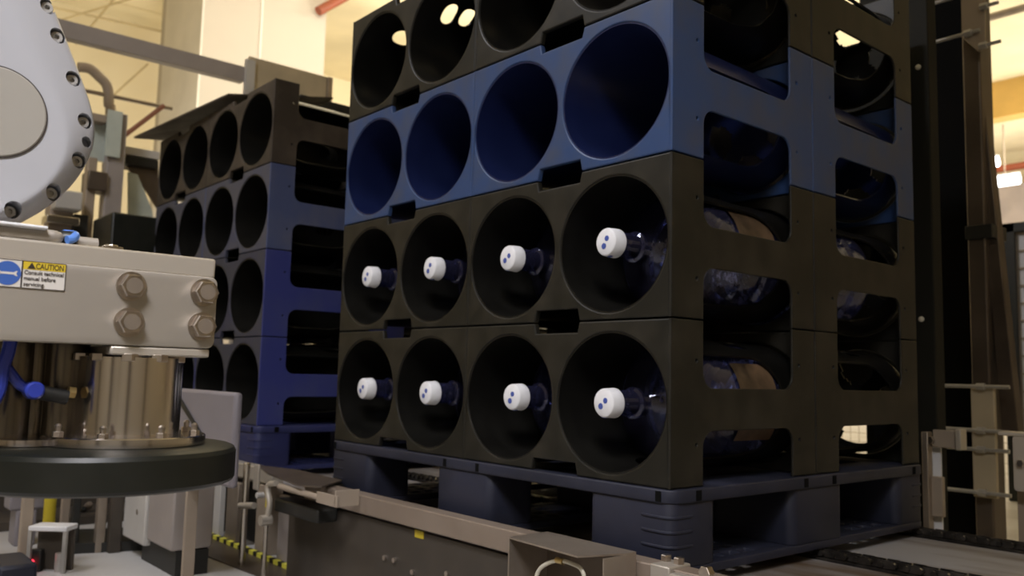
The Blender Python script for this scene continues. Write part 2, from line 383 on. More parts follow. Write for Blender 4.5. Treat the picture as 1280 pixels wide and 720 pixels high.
# ------------------------------------------------------------------ bottles (axis along +y, cap face at the origin)
def make_bottle():
    t = thing('water_bottle', 'bottle', 'bottle')
    bm = N(); R = .1255
    prof = [(.024, .0245), (.075, .0245), (.078, .031), (.084, .031), (.088, .026), (.10, .029), (.118, .048), (.14, .083), (.158, .108), (.172, .12), (.185, R)]
    y = .20
    for q in range(3):
        prof += [(y, R), (y+.045, R), (y+.053, R-.006), (y+.066, R-.006), (y+.074, R)]; y += .076
    prof += [(.435, R), (.448, R-.012), (.452, R-.04), (.44, .03), (.438, .0)]
    lathe(bm, prof, (0, 0, 0), (0, 1, 0), 48, cap0=False, cap1=False)
    link('bottle_body', mesh_of('bottle_body', bm, 'bottle', 30), t)
    bm = N(); lathe(bm, [(.0, .0), (.0, .023), (.0015, .026), (.004, .0275), (.028, .0288), (.030, .0275), (.0305, .0245)], (0, 0, 0), (0, 1, 0), 32, cap0=False, cap1=False)
    cp = link('cap', mesh_of('bottle_cap', bm, 'cap', 30), t)
    bm = N()
    for a, b, rr in ((-.007, -.006, .006), (.006, .004, .0055)):
        cyl(bm, (a, -.0006, b), (a, .001, b), rr, 14)
    for an in (2.3, 4.4):
        x, z = math.cos(an), math.sin(an)
        cyl(bm, (x*.0265, .010, z*.0265), (x*.0288, .010, z*.0288), .005, 12)
    link('cap_print', mesh_of('cap_print', bm, 'capblue', 30), cp)
    bm = N(); lathe(bm, [(.255, R+.0006), (.375, R+.0006)], (0, 0, 0), (0, 1, 0), 48, cap0=False, cap1=False)
    for f in [f for f in bm.faces if f.calc_center_median().x < .085 or abs(f.calc_center_median().z) > .08]: bm.faces.remove(f)
    for v in [v for v in bm.verts if not v.link_faces]: bm.verts.remove(v)
    link('brown_patch', mesh_of('brown_patch', bm, 'brownpatch', 30), t)  # brown patch on one side of the body
    return t
B0 = make_bottle()
caps = [(2, (447, 346), (519, 336), (634, 321), (748, 302)), (1, (440, 484), (512, 489), (639, 495), (747, 502))]
ORD = ['leftmost', 'second from left', 'third from left', 'rightmost']
first = True
for lay, *pts in caps:
    for q, (px, py) in enumerate(pts):
        hx = -RW*2 + (HX[0] if q % 2 == 0 else HX[1]) + RW*(q//2)
        zc = Z0+RH*(lay-1)+HZ-.0015
        p = at_ax(px, py, 1, .004)
        dx = max(-.016, min(.016, p.x-hx)); dz = max(-.014, min(.012, p.z-zc))
        t = B0 if first else copy_tree(B0); first = False
        t.location = (hx+dx, .004, zc+dz-.002)
        ax = Vector((hx-(hx+dx)*1, .45, (zc-.002)-(zc+dz-.002))).normalized()
        rot = Vector((0, 1, 0)).rotation_difference(ax)
        t.rotation_mode = 'QUATERNION'
        t.rotation_quaternion = rot @ Matrix.Rotation(random.uniform(-.5, .35), 3, 'Y').to_quaternion()
        setp(t, 'clear blue water bottle with white cap, %s of the %s filled row' % (ORD[q], 'upper' if lay == 2 else 'lower'), 'bottle', 'capped water bottles in the near stack')
for lay, i, nm in ((2, 0, 'upper'),):
    t = copy_tree(B0); t.rotation_mode = 'QUATERNION'
    t.rotation_quaternion = Matrix.Rotation(PI, 3, 'Z').to_quaternion()
    t.location = (-.147, 2*RD-.004, Z0+RH*(lay-1)+HZ-.003)
    setp(t, 'clear water bottle lying behind the rear side opening of the second layer', 'bottle', 'bottles in the rear racks')

# dark sheet lying on the far stack
bm = N(); z = Z0+4*RH
A = [at_ax(186, 163, 0, X2-W+.0), at_ax(205, 132, 0, X2-W-.25), at_ax(290, 106, 0, X2-RW), at_ax(268, 150, 0, X2-RW+.0)]
zt = z+.004
prism(bm, [(X2-W-.05, Y2-.10, zt+.0), (X2-RW*.62, Y2-.02, zt+.012), (X2-RW*.62, Y2+.42, zt+.10), (X2-W-.05, Y2+.40, zt+.06)], (0, 0, .008))
solo('slip_sheet', bm, 'brown', 'dark slip sheet lying tilted on top of the far stack', 'sheet')

# ------------------------------------------------------------------ conveyor
zr = ZP+.04
cv = thing('pallet_conveyor', 'low steel chain conveyor carrying both pallets', 'conveyor', (-1.2, .5, 0))
bm = N(); box(bm, (-1.19, -.075, zr-.045), (.9, -.035, zr)); part('front_rail', bm, 'railtan', cv, .003)
bm = N(); box(bm, (-2.93, .0, zr-.055), (-1.55, .04, zr-.01)); part('front_rail', bm, 'alu', cv, .003)
bm = N(); box(bm, (-1.30, -.062, .0), (.9, -.046, zr-.052)); part('side_panel', bm, 'grime', cv, .002)
for x0 in (-2.85, -2.2, -1.65):
    bm = N(); box(bm, (x0, .0, 0), (x0+.08, .05, zr-.06)); part('support_leg', bm, 'tan', cv, .002)
bm = N(); box(bm, (-2.93, .05, ZP-.035), (.9, .478, ZP-.022)); part('bed_plate', bm, 'bed', cv)
bm = N(); box(bm, (-2.93, .526, ZP-.035), (.9, .925, ZP-.022)); part('bed_plate', bm, 'bed', cv)
bm = N(); box(bm, (-2.93, .975, ZP-.05), (.9, 1.03, ZP-.018)); part('rear_rail', bm, 'dullsteel', cv, .002)
bm = N(); box(bm, (-2.93, 1.032, .0), (-.30, 1.044, ZP+.15)); part('rear_light_stop', bm, 'mast', cv, .002)  # added plate, blocks light from behind so the pallet gaps stay dark
bm = N(); box(bm, (-2.93, .06, 0), (.9, .09, ZP-.036)); box(bm, (-2.93, .94, 0), (.9, .97, ZP-.051)); part('inner_beam', bm, 'darkmetal', cv)
for yc in (.502, .95):
    bm = N(); x = -2.88; k = 0
    while x < .85:
        for dy in ((-.012, .012) if k % 2 else (-.007, .007)):
            P = [(x-.0155+q[0], yc+dy-.0015, ZP-.0165+q[1]) for q in [(.004, 0), (.027, 0), (.031, .006), (.031, .0095), (.027, .0155), (.004, .0155), (0, .0095), (0, .006)]]
            a = [bm.verts.new(p) for p in P]; b = [bm.verts.new((p[0], p[1]+.003, p[2])) for p in P]
            bm.faces.new(a); bm.faces.new(b[::-1])
            for q in range(8): bm.faces.new((a[q], b[q], b[(q+1) % 8], a[(q+1) % 8]))
        cyl(bm, (x-.0125, yc-.02, ZP-.009), (x-.0125, yc+.02, ZP-.009), .006, 8)
        x += .0254; k += 1
    box(bm, (-2.9, yc-.016, ZP-.034), (.85, yc+.016, ZP-.0175))
    part('roller_chain', bm, 'chain', cv)
bm = N()
for px in (482, 494, 517, 560):
    p = at_ax(px, {482: 697-20, 494: 700-20, 517: 715-20, 560: 697}[px]+20, 1, -.062); cyl(bm, (p.x, -.068, p.z), (p.x, -.061, p.z), .006, 10)
part('panel_bolt', bm, 'bolt', cv)
bm = N(); p = at_ax(524, 668, 1, -.0628); box(bm, (p.x-.017, -.0632, p.z-.008), (p.x+.017, -.0618, p.z+.008)); part('yellow_tag', bm, 'yellow', cv)
# splice plate and rail end with bolts at the lower right
p0 = at_ax(826, 694, 1, -.08)
bm = N(); box(bm, (p0.x-.018, -.086, zr-.06), (p0.x+.022, -.03, zr+.004)); sp_ = part('splice_plate', bm, 'alu_plate', cv, .003)
for dx in (-.022, .022):
    bm = N(); hexa(bm, (p0.x+dx*.6, -.05, zr+.004), (p0.x+dx*.6, -.05, zr+.014), .009); part('splice_bolt', bm, 'bolt', sp_)
bm = N(); hexa(bm, (p0.x-.002, -.086, zr-.03), (p0.x-.002, -.096, zr-.03), .011); part('splice_bolt', bm, 'bolt', sp_)
bm = N(); box(bm, (p0.x+.024, -.092, zr-.06), (.7, -.032, zr-.003)); part('guide_rail', bm, 'alu_plate', cv, .004)
bm = N(); p = at_ax(884, 716, 1, -.095); hexa(bm, (p.x, -.09, p.z), (p.x, -.104, p.z), .011); part('rail_bolt', bm, 'bolt', cv)

# sensor cover in front of the rail: bent sheet, open to the front, with a cable loop inside
q0 = at_ax(640, 668, 2, zr+.012); q1 = at_ax(812, 690, 2, zr+.012); q2 = at_ax(770, 704, 2, zr+.012); q3 = at_ax(700, 664, 2, zr+.012)
zt = zr+.012
sg = thing('sensor_cover', 'bent sheet steel sensor cover on the conveyor rail, open in front', 'cover', (q0.x+.12, -.13, 0))
bl = Vector((q3.x, q3.y, zt)); x0, x1 = -.40, at_ax(806, 690, 2, zt).x; y1, y0 = -.078, -.185
x0 = at_ax(640, 668, 1, y0+.02).x
bm = N()
top = [(x0, y0+.012), (x1-.03, y0), (x1, y1-.02), (x1, y1), (x0+.0, y1)]
prism(bm, [(a, b, zt) for a, b in top], (0, 0, .003)); part('top_plate', bm, 'dullsteel', sg)
bm = N(); box(bm, (x0, y0+.012, .0), (x0+.003, y1, zt)); part('end_plate', bm, 'dullsteel', sg)
bm = N(); box(bm, (x1-.003, y0+.03, .0), (x1, y1, zt)); part('end_plate', bm, 'dullsteel', sg)
bm = N(); box(bm, (x0+.003, y1-.003, .0), (x1-.003, y1, zt)); part('back_plate', bm, 'brownsteel', sg)
bm = N()
P = [at_ax(a, b, 1, -.16) for a, b in ((668, 745), (672, 716), (685, 704), (700, 701), (716, 705), (728, 714), (735, 745))]
tube(bm, P, .0035); solo('sensor_cable', bm, 'cable', 'pale cable looping up inside the sensor cover', 'cable')
bm = N(); p = at_ax(700, 701, 1, -.161); cyl(bm, (p.x-.008, p.y, p.z), (p.x+.008, p.y, p.z), .0055, 12); solo('cable_gland', bm, 'brass', 'small brass clip on the pale cable loop', 'clip')

# photo-eye bracket group at the gap between the pallets
def X(px, py, y): return at_ax(px, py, 1, y)
br = thing('photo_eye_bracket', 'cluttered steel photo-eye bracket between the two pallets', 'bracket', (X(330, 620, -.1).x, -.1, 0))
bm = N()
A = [at_ax(a, b, 2, zr+.01) for a, b in ((322, 581), (372, 587), (428, 600), (402, 608), (372, 606), (334, 591))]
prism(bm, A, (0, 0, -.004)); part('top_plate', bm, 'brownsteel', br)
pA = X(309, 578, -.11); pB = X(311, 680, -.11)
bm = N(); cyl(bm, (pA.x, -.11, 0.), (pA.x, -.11, pA.z), .010, 12, bev=.003); part('post', bm, 'steel', br)
pC = X(320, 580, -.1); bm = N(); box(bm, (pC.x-.004, -.105, X(320, 612, -.1).z), (pC.x+.03, -.098, pC.z)); part('clamp_plate', bm, 'alu_plate', br, .002)
bm = N(); a, b = X(350, 608, -.14), X(413, 626, -.14); cyl(bm, a, b, .008, 12); part('cross_rod', bm, 'tan', br)
bm = N(); a = X(398, 614, -.15); b = X(420, 634, -.15); box(bm, (a.x, -.155, b.z), (b.x+.01, -.149, a.z)); box(bm, (b.x, -.155, b.z), (b.x+.004, -.09, a.z+.012)); part('angle_plate', bm, 'tan', br, .001)
bm = N(); P = [X(a, b, -.15) for a, b in ((345, 604), (336, 606), (335, 615), (337, 630), (334, 648))]; tube(bm, P, .008); part('arm', bm, 'alu', br)
bm = N(); a = X(334, 650, -.15); cyl(bm, a-Vector((0, .02, 0)), a+Vector((0, .01, 0)), .014, 14); a = X(325, 619, -.13); b2 = a; part('clamp_knob', bm, 'alu', br)
bm = N(); cyl(bm, b2-Vector((0, .01, 0)), b2+Vector((0, .01, 0)), .008, 14); part('sensor_lens', bm, 'whitebox', br)
bm = N(); a = X(300, 632, -.12); cyl(bm, a, X(318, 632, -.12), .009, 12); part('clamp_block', bm, 'alu', br)
bm = N(); a, b = X(345, 622, -.12), X(398, 650, -.12); box(bm, (a.x, -.125, b.z-.01), (b.x, -.065, a.z)); part('sensor_body', bm, 'darkmetal', br, .006)
bm = N(); box(bm, (X(342, 625, -.12).x-.008, -.14, X(340, 633, -.12).z), (X(342, 625, -.12).x, -.128, X(340, 622, -.12).z)); part('yellow_tag', bm, 'yellow', br)
bm = N(); a = X(333, 652, -.14); cyl(bm, (a.x, a.y, 0), a, .006, 10); part('post', bm, 'steel', br)
# mat of conduit / frame pieces below the bracket
fr_ = thing('conveyor_leg_frame', 'steel leg frame under the far pallet beside the photo-eye bracket', 'frame', (-2.0, .05, 0))
for q, (pa_, pb_) in enumerate((((244, 262)), ((268, 278)), ((286, 300)), ((352, 372)))):
    bm = N(); a, b = X(pa_, 640, -.01), X(pb_, 640, -.01); box(bm, (a.x, -.02, 0), (b.x, .0-.001, zr-.07)); part('leg', bm, ('tan', 'whitebox', 'dullsteel', 'pinkpanel')[q], fr_, .002)
bm = N(); P = [at_ax(x, y, 2, .0) for x, y in ((232, 686), (345, 730), (372, 712), (262, 668))]; prism(bm, P, (0, 0, .004)); solo('floor_plate', bm, 'brownsteel', 'brown steel plate on the floor along the conveyor foot', 'floor plate')
# hazard striped kerb
bm = N(); box(bm, (-2.4, -.034, 0), (-1.31, -.018, .016))
solo('hazard_strip', bm, 'hazard', 'yellow and black striped strip along the conveyor foot', 'hazard strip')

# ------------------------------------------------------------------ robot: joint housing, upper left
XH = .048
def H(px, py, x=XH): p = at_ax(px, py, 0, x); return (p.y, p.z)
rb = thing('palletising_robot', 'pale grey robot arm joint with a ring of recessed bolts', 'robot', (XH-.1, H(-60, 140)[0], 0))
out = [(28, -70), (52, -18), (72, 30), (90, 78), (104, 112), (113, 140), (116, 163), (113, 186), (104, 208), (89, 231), (70, 250), (48, 267), (22, 281), (-8, 291), (-50, 296), (-110, 288), (-170, 262), (-215, 215), (-235, 150), (-230, 80), (-205, 0), (-180, -70), (-168, -160), (-90, -190), (-10, -170)]
def offset(poly, k, cen):
    return [(cen[0]+(x-cen[0])*k, cen[1]+(y-cen[1])*k) for x, y in poly]
def dense(poly, n=5):
    P = []; m_ = len(poly)
    for i in range(m_):
        a, b, cc, d = (Vector(poly[(i+q) % m_]) for q in (-1, 0, 1, 2))
        for k in range(n):
            t = k/n; P.append(tuple(.5*((2*b)+(cc-a)*t+(2*a-5*b+4*cc-d)*t*t+(3*b-a-3*cc+d)*t**3)))
    return P
def smoothed(P, n=25):
    for _ in range(n): P = [((P[i-1][0]+2*P[i][0]+P[(i+1) % len(P)][0])/4, (P[i-1][1]+2*P[i][1]+P[(i+1) % len(P)][1])/4) for i in range(len(P))]
    return P
od = [((-55+(x+55)*1.022), (120+(y-120)*(1.022 if y < 190 else .995))) for x, y in smoothed(dense(out))]; cen = (-55, 120)
inn = []
for x, y in od:                                   # inner flat: broad bevel on the upper right, narrow lower down
    t = max(0, min(1, (y-40)/220.)); k = .69 + .21*t*t*(3-2*t)
    inn.append((cen[0]+(x-cen[0])*k, cen[1]+(y-cen[1])*k))
bm = N(); rings = []; inn = smoothed(inn, 90)
prof_ = [(offset(inn, .975, cen), XH), (inn, XH)]
for q in range(1, 9):
    t = q/8; k_ = t**1.5
    prof_.append(([(a[0]+(b[0]-a[0])*t, a[1]+(b[1]-a[1])*t) for a, b in zip(inn, offset(od, .985, cen))], XH-.016*k_))
prof_ += [(offset(od, .995, cen), XH-.0185), (od, XH-.022), (od, XH-.16), (offset(od, .97, cen), XH-.165)]
for poly, xx in prof_:
    rings.append([bm.verts.new((xx,)+H(px, py, max(xx, XH-.022))) for px, py in poly])
n_ = len(od)
for a, b in zip(rings, rings[1:]):
    for k in range(n_): bm.faces.new((a[k], a[(k+1) % n_], b[(k+1) % n_], b[k]))
bm.faces.new(rings[0]); bm.faces.new(rings[-1][::-1])
hs = part('joint_housing', bm, 'robot', rb, angle=50)
bolts = [(60, 8), (72, 45), (91, 99), (105, 152), (97, 201), (65, 241), (13, 264), (107, 178)]
def face_x(px, py):                               # how far the bevelled face lies behind the front plane
    return XH-.0135 if py < 230 else XH-.011
cut = N(); 
for q, (px, py) in enumerate(bolts):
    y, z = H(px, py, XH-.015); rr = .0080 if q < 7 else .0055
    cyl(cut, (XH-.028, y, z), (XH+.02, y, z), rr, 24)
bmesh.ops.translate(cut, vec=-root_loc(rb), verts=cut.verts[:])
cm = mesh_of('cut', cut, 'robot'); cobj = link('cut', cm)
md = hs.modifiers.new('b', 'BOOLEAN'); md.operation = 'DIFFERENCE'; md.object = cobj; md.solver = 'EXACT'
cobj.location = rb.location
bpy.context.view_layer.update()
dg = bpy.context.evaluated_depsgraph_get(); nm_ = bpy.data.meshes.new_from_object(hs.evaluated_get(dg)); hs.modifiers.clear(); hs.data = nm_; finish(nm_, 50)
bpy.data.objects.remove(cobj)
for q, (px, py) in enumerate(bolts[:7]):
    y, z = H(px, py, XH-.015)
    bm = N(); lathe(bm, [(0, .0058), (.0095, .0058), (.0105, .0052), (.0105, .0026), (.006, .0024), (.006, .0)], (XH-.0285, y, z), (1, 0, 0), 18, cap0=True, cap1=False)
    part('housing_bolt', bm, 'zinc', rb)
# round cover with its hair-line joint
cy, cz = H(-6, 139); Rk = (at_ax(58, 146, 0, XH).y - cy)
bm = N(); lathe(bm, [(-.004, Rk), (.0012, Rk), (.002, Rk-.0012), (.002, 0)], (XH, cy, cz), (1, 0, 0), 64, cap0=False, cap1=False); part('round_cover', bm, 'robot_cover', rb, angle=20)
bm = N(); lathe(bm, [(0, Rk+.0012), (.0014, Rk+.0012), (.0014, Rk-.0002), (0, Rk-.0002)], (XH-.0004, cy, cz), (1, 0, 0), 64, cap0=False, cap1=False); part('cover_joint', bm, 'ink', rb)
# arm going up out of the frame and the wrist flange down to the gripper
bm = N(); y0, z0 = H(-90, -150); box(bm, (XH-.15, y0-.06, z0), (XH-.02, y0+.09, z0+.5)); part('upper_arm', bm, 'robot', rb, .02)
y0, z0 = H(-90, 250); zb = at_ax(135, 309, 0, .08).z
bm = N(); cyl(bm, (-.022, y0, zb+.004), (-.022, y0, z0+.02), .042, 32); part('wrist_flange', bm, 'dullsteel', rb)

# ------------------------------------------------------------------ gripper
XG = .08
def G(px, py, x=XG): return at_ax(px, py, 0, x)
yr = G(271, 380).y; zT = G(135, 309).z; zM = G(135, 335).z; zB = G(135, 431).z; yl = -1.42
gr = thing('robot_gripper', 'suction gripper beam with caution sticker and black foot pad', 'gripper', (.03, -.93, 0))
bm = N(); box(bm, (-.02, yl, zM-.001), (XG-.003, yr-.002, zT)); part('top_beam', bm, 'alu', gr, .0025)
bm = plate('g', rrect(yl, zB, yr, zM+.0005, .008), [], .012, None, .0015)
for v in bm.verts: v.co = Vector((XG-.012+v.co.z, v.co.x, v.co.y))
part('side_plate', bm, 'alu_plate', gr, angle=50)
bm = N(); box(bm, (-.02, yl, zB+.002), (XG-.013, yr-.012, zM)); part('inner_beam', bm, 'darkmetal', gr)
for px, py, dx in ((164, 358, 0), (161, 403, 0), (255, 366, 0), (252, 408, 0)):
    p = G(px, py); bm = N()
    cyl(bm, (XG, p.y, p.z), (XG+.002, p.y, p.z), .0145, 24); hexa(bm, (XG+.002, p.y, p.z), (XG+.011, p.y, p.z), .0125)
    b_ = part('side_bolt', bm, 'bolt', gr)
    bm = N(); cyl(bm, (XG+.0112, p.y, p.z), (XG+.0116, p.y, p.z), .008, 16); part('bolt_mark', bm, 'dullsteel', b_)
# caution sticker
L0 = G(-28, 0); sx0 = G(-30, 344).y; sxm = G(27, 344).y; sx1 = G(82, 344).y
zt0 = G(40, 326.5).z; zb0 = G(40, 361).z
bm = N(); box(bm, (XG+.0001, sx0, zb0), (XG+.0006, sx1, zt0)); st = part('caution_sticker', bm, 'label', gr)
st['label'] = 'white caution sticker with blue wrench sign'
bm = N(); wl = .0006
def frame_rect(bm, y0, z0, y1, z1, w_, x):
    box(bm, (x, y0, z0), (x+.0002, y1, z0+w_)); box(bm, (x, y0, z1-w_), (x+.0002, y1, z1)); box(bm, (x, y0, z0), (x+.0002, y0+w_, z1)); box(bm, (x, y1-w_, z0), (x+.0002, y1, z1))
frame_rect(bm, sx0, zb0, sxm, zt0, wl, XG+.0006); frame_rect(bm, sxm, zb0, sx1, zt0, wl, XG+.0008)
part('sticker_border', bm, 'ink', st)
zy = zt0-(zt0-zb0)*.31
bm = N(); box(bm, (XG+.0006, sxm+wl, zy), (XG+.0008, sx1-wl, zt0-wl)); part('yellow_band', bm, 'labelyellow', st)
cyb, czb = (sx0+sxm)/2+.003, (zb0+zt0)/2; rb_ = (zt0-zb0)*.43
cyb = G(9, 342).y
bm = N(); cyl(bm, (XG+.0006, cyb, czb), (XG+.0009, cyb, czb), rb_, 40); part('blue_sign', bm, 'labelblue', st)
bm = N()
box(bm, (XG+.0009, cyb-rb_*.62, czb-rb_*.09), (XG+.0011, cyb+rb_*.5, czb+rb_*.09))
for sgn in (-1, 1):
    P = [(XG+.0009, cyb+sgn*rb_*(.5+a), czb+rb_*b) for a, b in ((0, .12), (.1, .2), (.26, .2), (.16, .07), (.16, -.07), (.26, -.2), (.1, -.2), (0, -.12))]
    prism(bm, P, (.0002, 0, 0))
part('wrench_mark', bm, 'label', st)
wd_ = sx1-sxm
bm = N(); a = sxm+wd_*.11; hh = zt0-wl-zy
prism(bm, [(XG+.0008, a, zy+hh*.12), (XG+.0008, a+hh*.95, zy+hh*.12), (XG+.0008, a+hh*.475, zy+hh*.9)], (.0003, 0, 0)); part('warning_triangle', bm, 'ink', st)
def text(body, y, z, size, parent, width=None):
    cu = bpy.data.curves.new('txt', 'FONT'); cu.body = body; cu.size = size; cu.extrude = .0001; cu.offset = size*.012
    o = bpy.data.objects.new('lettering', cu); COL.objects.link(o)
    dg = bpy.context.evaluated_depsgraph_get(); me = bpy.data.meshes.new_from_object(o.evaluated_get(dg)); bpy.data.objects.remove(o)
    xs = [v.co.x for v in me.vertices]; k = width/(max(xs)-min(xs)) if width else 1
    x0 = min(xs)
    for v in me.vertices: v.co = Vector((XG+.0010+v.co.z, y+(v.co.x-x0)*k, z+v.co.y))
    me.transform(Matrix.Translation(-root_loc(parent)))
    me.materials.clear(); me.materials.append(MT['ink'])
    q = bpy.data.objects.new('lettering', me); COL.objects.link(q); q.parent = gr; q.parent = st
    return q
wd = sx1-sxm
text('CAUTION', sxm+wd*.30, zy+hh*.16, hh*.98, st, wd*.64)
lh = (zy-zb0)/3.25
for q, (ln, ww) in enumerate((('Consult technical', .9), ('manual before', .72), ('servicing.', .48))):
    text(ln, sxm+wd*.05, zy-lh*(q+.82), lh*.95, st, wd*ww)
# mounting plate, tube, flange, pad
def T(px, py): return at_ax(px, py, 0, .03)
ty, tR = T(160, 500).y, .0515
z1 = T(160, 447).z; z2 = T(160, 546).z; z3 = T(160, 554).z
bm = N(); box(bm, (-.03, T(120, 440).y-.0, z1+.002), (XG-.001, yr-.004, zB-.0005)); part('mounting_plate', bm, 'alu', gr, .002)
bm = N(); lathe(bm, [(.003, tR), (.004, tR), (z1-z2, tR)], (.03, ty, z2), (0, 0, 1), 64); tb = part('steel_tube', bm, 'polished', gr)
bm = N()
for q in range(10):
    an = q*2*PI/10+.3; hexa(bm, (.03+math.cos(an)*.046, ty+math.sin(an)*.046, z1-.004), (.03+math.cos(an)*.046, ty+math.sin(an)*.046, z1+.0035), .009)
part('tube_bolt', bm, 'bolt', gr)
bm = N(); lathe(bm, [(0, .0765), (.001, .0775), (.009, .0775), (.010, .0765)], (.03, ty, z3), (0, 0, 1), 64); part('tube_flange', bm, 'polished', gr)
for q in range(8):
    an = q*2*PI/8+.2; cx_, cy_ = .03+math.cos(an)*.068, ty+math.sin(an)*.068
    bm = N(); hexa(bm, (cx_, cy_, z3+.010), (cx_, cy_, z3+.0145), .0052); cyl(bm, (cx_, cy_, z3+.0145), (cx_, cy_, z3+.018), .0028, 12); lathe(bm, [(0, .003), (.002, .0034), (.004, .0015)], (cx_, cy_, z3+.018), (0, 0, 1), 10)
    part('flange_bolt', bm, 'bolt', gr)
dy_, dx_ = T(130, 580).y, .03
zt1 = z3; zb1 = T(140, 601).z; RR = .1265
bm = N(); lathe(bm, [(0, RR-.006), (.002, RR-.002), (.005, RR), (zt1-zb1-.006, RR), (zt1-zb1-.002, RR-.002), (zt1-zb1, RR-.007)], (dx_, dy_, zb1), (0, 0, 1), 96); part('foot_pad', bm, 'rubber', gr, angle=25)
bm = N(); box(bm, (-.055, yl, z3+.002), (-.045, ty-.03, zB+.001)); part('dark_backplate', bm, 'darkmetal', gr)  # dark plate added to darken the view behind the cylinders
# second, dimmer cylinder and pneumatics behind the left side
for px, r0 in ((12, .02), (40, .012), (56, .010), (78, .022)):
    p = at_ax(px, 500, 0, -.0); bm = N(); cyl(bm, (0, p.y, z3+.004), (0, p.y, zB+.001), r0, 24); part('guide_cylinder', bm, 'darksteel', gr)
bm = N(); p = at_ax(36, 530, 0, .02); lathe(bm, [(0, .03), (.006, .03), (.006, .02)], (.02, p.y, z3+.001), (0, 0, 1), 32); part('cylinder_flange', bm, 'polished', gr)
P = [at_ax(a, b, 0, .05) for a, b in ((14, 420), (10, 440), (3, 460), (-2, 490), (-20, 520))]
bm = N(); tube(bm, P, .006); part('blue_hose', bm, 'bluehose', gr)
P = [at_ax(a, b, 0, .045) for a, b in ((-12, 445), (8, 460), (24, 480), (40, 489))]
bm = N(); tube(bm, P, .005); part('blue_hose', bm, 'bluehose', gr)
p = at_ax(42, 488, 0, .05); bm = N(); cyl(bm, p-Vector((.012, 0, 0)), p+Vector((.008, 0, 0)), .0085, 20, bev=.002); part('elbow_fitting', bm, 'bluehose', gr)
a, b = at_ax(48, 490, 0, .048), at_ax(84, 497, 0, .048); bm = N(); cyl(bm, a, b, .007, 16); part('valve_body', bm, 'darkmetal', gr)
a, b = at_ax(85, 490, 0, .045), at_ax(94, 491, 0, .045); bm = N(); hexa(bm, a, b, .006); part('brass_fitting', bm, 'brass', gr)
# things on top of the beam
def Y(px, py): return at_ax(px, py, 0, .07)
a, b = Y(-120, 280), Y(62, 297); zt = zT
bm = N(); cyl(bm, (.066, yl, zT+.006), (.066, Y(66, 300).y, zT+.006), .0065, 20); lathe(bm, [(0, .0065), (.004, .006), (.007, .005), (.009, .003)], (.066, Y(66, 300).y, zT+.006), (0, 1, 0), 20); part('cable_duct', bm, 'alu_plate', gr)
bm = N(); box(bm, (.051, yl, zT+.0105), (.079, Y(57, 296).y, zT+.0138)); part('cover_strip', bm, 'white', gr, .0012)
a, b = Y(74, 298), Y(92, 300)
bm = N(); lathe(bm, [(0, .006), (.004, .0088), (.018, .0088), (.02, .0075)], (.05, Y(74, 298).y, zT+.006), (.35, 1, 0.05), 20); part('hose_fitting', bm, 'rubber', gr)
bm = N(); p = Y(93, 299); tube(bm, [(.052, p.y-.006, zT+.012), (.058, p.y+.003, zT+.011), (.066, p.y-.001, zT+.006), (.068, p.y-.006, zT+.0045)], .0042); part('air_hose', bm, 'bluelight', gr)
bm = N(); cyl(bm, (.046, Y(98, 300).y, zT+.006), (.046, Y(130, 303).y, zT+.006), .006, 16); part('cylinder_rod', bm, 'alu_plate', gr)
bm = N(); p = Y(146, 309); box(bm, (.03, Y(132, 309).y, zT), (.06, Y(158, 310).y, zT+.004)); hexa(bm, (.05, p.y, zT+.004), (.05, p.y, zT+.0065), .007); part('rail_stop', bm, 'steel', gr, .001)
bm = N()
for px in (232, 190): p = Y(px, 318); cyl(bm, (.05, p.y, zT), (.05, p.y, zT+.0015), .008, 14)
part('top_screw', bm, 'bolt', gr)

# ------------------------------------------------------------------ helpers for machinery in the hall
def boxX(bm, x0, y0, x1, y1, Xp, th, ground=False):    # a box whose +x face spans the given window in the plane x = Xp
    xm, ym = (x0+x1)/2, (y0+y1)/2
    a, b = at_ax(x0, ym, 0, Xp), at_ax(x1, ym, 0, Xp); t, u = at_ax(xm, y0, 0, Xp), at_ax(xm, y1, 0, Xp)
    box(bm, (Xp-th, a.y, 0 if ground else u.z), (Xp, b.y, t.z))
def boxY(bm, x0, y0, x1, y1, Yp, th, ground=False):
    xm, ym = (x0+x1)/2, (y0+y1)/2
    a, b = at_ax(x0, ym, 1, Yp), at_ax(x1, ym, 1, Yp); t, u = at_ax(xm, y0, 1, Yp), at_ax(xm, y1, 1, Yp)
    box(bm, (a.x, Yp, 0 if ground else u.z), (b.x, Yp+th, t.z))
def bar(bm, p, q, r, seg=4): cyl(bm, p, q, r, seg)

# --- left: guard rail, posts, machine behind the far stack
XL = -3.7
gd = thing('machine_guard', 'beige overhead guard rail with tan end panel behind the far stack', 'guard', (XL, at_ax(300, 100, 0, XL).y, 0))
a, b = at_ax(-40, 8, 0, XL), at_ax(306, 90, 0, XL); zz = (a.z+b.z)/2
bm = N(); box(bm, (XL-.06, a.y, zz-.045), (XL, b.y, zz+.045)); part('rail', bm, 'pinkpanel', gd, .004)
bm = N(); boxX(bm, 299, 72, 311, 400, XL+.02, .03, True); part('post', bm, 'whitebox', gd, .003)
a, b = at_ax(312, 70, 0, XL), at_ax(409, 96, 0, XL); bm = N(); box(bm, (XL-.02, a.y, 1.45), (XL, b.y, (a.z+b.z)/2)); part('end_panel', bm, 'tanlight', gd, .003)
bm = N(); boxX(bm, 405, 95, 411, 330, XL+.01, .04, True); part('post', bm, 'dullsteel', gd, .003)
a, b = at_ax(376, 121, 0, -2.3), at_ax(470, 146, 0, -2.3)
hb = thing('cross_bar', 'dark steel cross bar seen between the two rack stacks', 'bar', (-2.3, a.y, 0))
